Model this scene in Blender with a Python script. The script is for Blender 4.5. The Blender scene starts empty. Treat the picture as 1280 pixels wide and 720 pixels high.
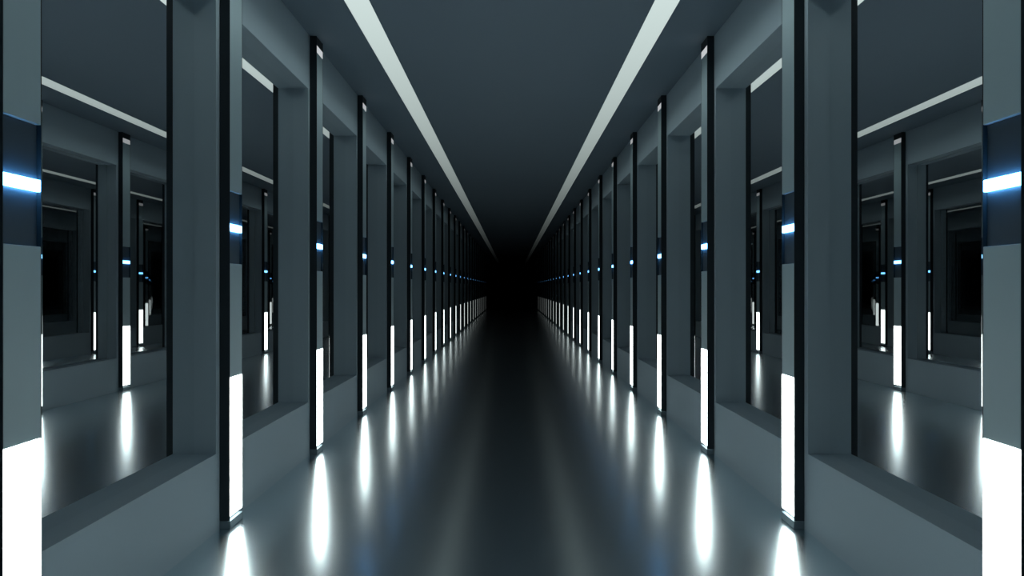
import bpy, bmesh, math
from mathutils import Vector

sc = bpy.context.scene
COL = sc.collection

# ------------------------------------------------------------------ layout (metres, camera looks along +Y)
U = 1.6                       # distance from the middle of the corridor to the face of the posts
F = 1280 * 24.0 / 36.0        # focal length in pixels of a 24 mm lens
DOWN, UP = 0.854 * U, 1.292 * U
EYE = DOWN                    # floor is z = 0
CEIL = DOWN + UP
XW = 1.0363 * U               # corridor face of the wall
XM = 1.112 * U                # face of the mirrors
XB = XM + 0.03                # back of the mirrors
XO = XB + 0.15                # outside of the wall
SILL = EYE - 0.561 * 1.0363 * U
LINTEL = EYE + 0.979 * 1.0363 * U
WASH = 3.6  # strength of the area lights added below the ceiling strips
PITCH = 0.001264 * F * U
Y1 = 0.00157 * F * U          # near edge of the first post
PW = 0.000131 * F * U         # post width along the corridor
PM = 0.000033 * F * U         # wall pier margin on either side of a post
NPOST = 24
Y_BACK = -1.2
Y_END = Y1 + PITCH * (NPOST - 1) + PW + PM + 14.0

# ------------------------------------------------------------------ materials
def mat(name, color, rough=0.5, metal=0.0, spec=0.5, noise=0.0, scale=6.0, coat=0.0):
    m = bpy.data.materials.new(name); m.use_nodes = True
    nt = m.node_tree; b = nt.nodes['Principled BSDF']
    b.inputs['Base Color'].default_value = (*color, 1)
    b.inputs['Roughness'].default_value = rough
    b.inputs['Metallic'].default_value = metal
    b.inputs['Specular IOR Level'].default_value = spec
    b.inputs['Coat Weight'].default_value = coat
    if noise:
        tc = nt.nodes.new('ShaderNodeTexCoord')
        n = nt.nodes.new('ShaderNodeTexNoise'); n.inputs['Scale'].default_value = scale
        mr = nt.nodes.new('ShaderNodeMapRange')
        mr.inputs['To Min'].default_value = rough - noise; mr.inputs['To Max'].default_value = rough + noise
        nt.links.new(tc.outputs['Object'], n.inputs['Vector'])
        nt.links.new(n.outputs['Fac'], mr.inputs['Value'])
        nt.links.new(mr.outputs['Result'], b.inputs['Roughness'])
    return m

def lamp(name, color, strength):
    m = bpy.data.materials.new(name); m.use_nodes = True
    nt = m.node_tree; nt.nodes.clear()
    e = nt.nodes.new('ShaderNodeEmission'); o = nt.nodes.new('ShaderNodeOutputMaterial')
    e.inputs['Color'].default_value = (*color, 1); e.inputs['Strength'].default_value = strength
    nt.links.new(e.outputs[0], o.inputs['Surface'])
    return m

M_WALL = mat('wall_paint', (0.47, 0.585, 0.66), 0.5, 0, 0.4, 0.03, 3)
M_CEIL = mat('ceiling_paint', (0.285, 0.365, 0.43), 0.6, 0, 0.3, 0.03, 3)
M_FLOOR = mat('polished_floor', (0.84, 0.93, 0.965), 0.215, 1.0, 0.5, 0.008, 2)
M_BLACK = mat('black_frame', (0.032, 0.045, 0.055), 0.5, 0, 0.3, 0.04, 20)
M_BAND = mat('dark_band', (0.07, 0.10, 0.125), 0.4, 0, 0.4, 0.03, 20)
M_PANEL = mat('grey_panel', (0.50, 0.645, 0.70), 0.4, 0, 0.5, 0.03, 10)
M_TRIM = mat('dark_trim', (0.03, 0.038, 0.045), 0.5, 0, 0.3, 0.04, 20)
M_BASE = mat('grey_base', (0.20, 0.27, 0.31), 0.45, 0, 0.4, 0.04, 20)
M_MIRROR = mat('mirror_glass', (0.94, 0.955, 0.96), 0.0, 1.0)
M_EDGE = mat('mirror_edge', (0.03, 0.05, 0.05), 0.3, 0, 0.5, 0.05, 30)
M_STRIP = lamp('ceiling_strip_light', (0.84, 1.0, 0.97), 1.55)
M_LAMP = lamp('white_lamp', (0.90, 1.0, 0.98), 24.0)
M_TOP = lamp('top_lamp', (0.92, 0.97, 1.0), 1.4)
M_BLUE = lamp('blue_lamp', (0.14, 0.48, 1.0), 32.0)

# ------------------------------------------------------------------ mesh helpers
def box(bm, x0, x1, y0, y1, z0, z1, bevel=0.0, mi=0, seg=2):
    x0, x1 = min(x0, x1), max(x0, x1)
    vs = [bm.verts.new((x, y, z)) for z in (z0, z1) for y in (y0, y1) for x in (x0, x1)]
    fs = [bm.faces.new([vs[i] for i in q]) for q in
          ((0, 2, 3, 1), (4, 5, 7, 6), (0, 1, 5, 4), (1, 3, 7, 5), (3, 2, 6, 7), (2, 0, 4, 6))]
    for f in fs: f.material_index = mi
    if bevel:
        es = list({e for f in fs for e in f.edges})
        bmesh.ops.bevel(bm, geom=es, offset=bevel, segments=seg, profile=0.5, affect='EDGES')

def build(name, bm, mats, parent=None):
    bmesh.ops.recalc_face_normals(bm, faces=bm.faces[:])
    me = bpy.data.meshes.new(name); bm.to_mesh(me); bm.free()
    for m in (mats if isinstance(mats, (list, tuple)) else [mats]): me.materials.append(m)
    o = bpy.data.objects.new(name, me); COL.objects.link(o)
    if parent: o.parent = parent
    return o

def struct(o): o['kind'] = 'structure'; return o

def tag(o, label, cat, group=None):
    o['label'] = label; o['category'] = cat
    if group: o['group'] = group

def copy_tree(o, parent=None):
    c = o.copy(); COL.objects.link(c)
    if parent: c.parent = parent
    for ch in [k for k in bpy.data.objects if k.parent == o]:
        copy_tree(ch, c)
    return c

# ------------------------------------------------------------------ the room
SX0, SX1 = 0.4973 * UP, 0.5834 * UP          # ceiling light slots
bm = bmesh.new(); box(bm, -XO, XO, Y_BACK, Y_END, -0.15, 0.0); struct(build('floor', bm, M_FLOOR))
bm = bmesh.new()
G = 0.001
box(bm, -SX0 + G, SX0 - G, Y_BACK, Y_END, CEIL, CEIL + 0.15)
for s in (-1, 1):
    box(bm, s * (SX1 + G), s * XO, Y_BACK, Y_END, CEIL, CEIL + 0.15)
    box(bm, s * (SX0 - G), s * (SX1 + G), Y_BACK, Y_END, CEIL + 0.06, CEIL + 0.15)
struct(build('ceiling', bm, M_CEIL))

piers = [(Y1 + PITCH * i - PM, Y1 + PITCH * i + PW + PM) for i in range(NPOST)]
for side, s in (('left', -1), ('right', 1)):
    bm = bmesh.new()
    box(bm, s * XB, s * XO, Y_BACK, Y_END, 0, CEIL)                    # back of the wall
    box(bm, s * XW, s * XB, Y_BACK, Y_END, 0, SILL)                    # low wall
    box(bm, s * XW, s * XB, Y_BACK, Y_END, LINTEL, CEIL)               # beam
    for a, b in piers: box(bm, s * XW, s * XB, a, b, SILL, LINTEL)     # piers
    struct(build('wall_' + side, bm, M_WALL))
bm = bmesh.new(); box(bm, -XO, XO, Y_END, Y_END + 0.15, 0, CEIL); struct(build('wall_far', bm, M_WALL))
bm = bmesh.new(); box(bm, -XO, XO, Y_BACK - 0.15, Y_BACK, 0, CEIL); struct(build('wall_back', bm, M_WALL))

# ------------------------------------------------------------------ ceiling lights
for side, s in (('left', -1), ('right', 1)):
    e = bpy.data.objects.new('ceiling_light', None); COL.objects.link(e)
    e.location = (s * (SX0 + SX1) / 2, Y1, CEIL)
    hw = (SX1 - SX0) / 2
    bm = bmesh.new(); box(bm, -hw, hw, Y_BACK - Y1 + 0.02, Y_END - Y1 - 0.02, 0.012, 0.06); build('housing', bm, M_TRIM, e)
    bm = bmesh.new(); box(bm, -hw, hw, Y_BACK - Y1 + 0.02, Y_END - Y1 - 0.02, 0.0, 0.011); build('diffuser', bm, M_STRIP, e)
    ld = bpy.data.lights.new('added_wash', 'AREA'); ld.shape = 'RECTANGLE'     # extra light added under the strip to brighten beam and upper wall
    ld.size = 0.06; ld.size_y = Y_END - Y_BACK - 0.2; ld.color = (0.86, 1.0, 0.98)
    ld.energy = WASH * ld.size * ld.size_y * math.pi; ld.spread = math.radians(58)
    lo = bpy.data.objects.new('added_wash', ld); COL.objects.link(lo); lo.parent = e
    lo.location = (0, (Y_END + Y_BACK) / 2 - Y1, -0.026); lo.rotation_euler = (0, -s * math.radians(42), 0)
    tag(e, 'long white strip light in the ceiling along the %s side of the corridor' % side, 'ceiling light', 'strip lights along the corridor ceiling')

# ------------------------------------------------------------------ posts with lamps
def make_post(s):
    """Origin on the floor, at the near edge of the post, on the wall face; +x*s is into the wall."""
    e = bpy.data.objects.new('light_post', None); COL.objects.link(e)
    fx = -(XW - U)                       # panel face
    cx = fx + 0.012                      # front of the carcass
    X = lambda v: s * v
    z = lambda r: EYE + r * U
    p0, p1 = 0.0035, PW - 0.0035
    rec = fx + 0.020                     # bottom of the channel the panels sit in
    bm = bmesh.new()
    box(bm, X(rec), X(-0.001), 0, PW, 0.045, CEIL - 0.001)
    box(bm, X(fx), X(rec), 0, 0.003, 0.045, CEIL - 0.001)
    box(bm, X(fx), X(rec), PW - 0.003, PW, 0.045, CEIL - 0.001)
    build('carcass', bm, M_BLACK, e)
    bm = bmesh.new()
    box(bm, X(fx - 0.004), X(-0.001), -0.002, PW + 0.002, 0.0, 0.044, 0.003)
    build('base', bm, M_BASE, e)
    def panel(name, z0, z1, front, m, parent=e, bev=0.0015, back=rec):
        bm = bmesh.new(); box(bm, X(front), X(back), p0, p1, z(z0), z(z1), bev, 0, 1)
        return build(name, bm, m, parent)
    panel('top_cap', 1.246, (CEIL - 0.002 - EYE) / U, fx + 0.002, M_TRIM)
    panel('top_lamp', 1.209, 1.245, fx, M_TOP)
    panel('upper_panel', 0.3455, 1.208, fx, M_PANEL)
    band = panel('lamp_band', 0.0885, 0.3445, fx + 0.014, M_BAND)
    bl = panel('blue_lamp', 0.2035, 0.2285, fx, M_BLUE, band, 0.002, fx + 0.014); bl['label'] = 'glowing blue lamp'
    panel('lower_panel', -0.3185, 0.0875, fx, M_PANEL)
    wl = panel('white_lamp', -0.811, -0.3195, fx - 0.0015, M_LAMP, e, 0.001); wl['label'] = 'bright white tube lamp'
    return e

ORD = ['nearest', 'second', 'third', 'fourth', 'fifth', 'sixth', 'seventh', 'eighth', 'ninth', 'tenth', 'eleventh',
       'twelfth', 'thirteenth', 'fourteenth', 'fifteenth', 'sixteenth', 'seventeenth', 'eighteenth', 'nineteenth',
       'twentieth', 'twenty-first', 'twenty-second', 'twenty-third', 'twenty-fourth']
for side, s in (('left', -1), ('right', 1)):
    proto = make_post(s)
    for i in range(NPOST):
        o = proto if i == 0 else copy_tree(proto)
        o.location = (s * XW, Y1 + PITCH * i, 0)
        lab = ('dark post with white lamp and blue light, nearest, at the %s picture edge' % side if i == 0 else
               'dark post with white lamp and blue light, %s from the camera in the %s row' % (ORD[i], side))
        tag(o, lab, 'light post', 'light posts along the %s wall' % side)

# ------------------------------------------------------------------ mirrors between the piers
for side, s in (('left', -1), ('right', 1)):
    proto = None
    for i in range(NPOST - 1):
        y0, y1 = piers[i][1], piers[i + 1][0]
        if proto is None:
            L = y1 - y0 - 0.002
            e = bpy.data.objects.new('mirror_panel', None); COL.objects.link(e)
            bm = bmesh.new(); box(bm, 0, s * 0.004, 0, L, 0.0, LINTEL - SILL - 0.001); build('mirror_glass', bm, M_MIRROR, e)
            bm = bmesh.new(); box(bm, s * 0.005, s * 0.028, 0, L, 0.0, LINTEL - SILL - 0.001); build('backing', bm, M_EDGE, e)
            proto = o = e
        else:
            o = copy_tree(proto)
        o.location = (s * XM, y0 + 0.001, SILL)
        tag(o, 'wall mirror in the recess between the %s and %s posts of the %s row' % (ORD[i], ORD[i + 1], side),
            'mirror', 'mirrors in the %s wall' % side)

# ------------------------------------------------------------------ black haze, world
w = bpy.data.worlds.new('World'); sc.world = w; w.use_nodes = True
nt = w.node_tree; nt.nodes.clear()
out = nt.nodes.new('ShaderNodeOutputWorld')
bg = nt.nodes.new('ShaderNodeBackground'); bg.inputs['Color'].default_value = (0, 0, 0, 1); bg.inputs['Strength'].default_value = 0
va = nt.nodes.new('ShaderNodeVolumeAbsorption'); va.inputs['Color'].default_value = (0, 0, 0, 1); va.inputs['Density'].default_value = 0.138
nt.links.new(bg.outputs[0], out.inputs['Surface']); nt.links.new(va.outputs[0], out.inputs['Volume'])

# ------------------------------------------------------------------ camera, view
cam = bpy.data.cameras.new('camera'); cam.sensor_width = 36; cam.lens = 24; cam.clip_start = 0.01
co = bpy.data.objects.new('camera', cam); COL.objects.link(co)
co.location = (0, 0, EYE); co.rotation_euler = (math.pi / 2, 0, 0)
sc.camera = co
sc.view_settings.view_transform = 'Standard'; sc.view_settings.look = 'None'
sc.view_settings.gamma = 1; sc.view_settings.exposure = 0; sc.view_settings.use_curve_mapping = False
sc.cycles.max_bounces = 12; sc.cycles.glossy_bounces = 8; sc.cycles.diffuse_bounces = 4
sc.cycles.sample_clamp_indirect = 4.0
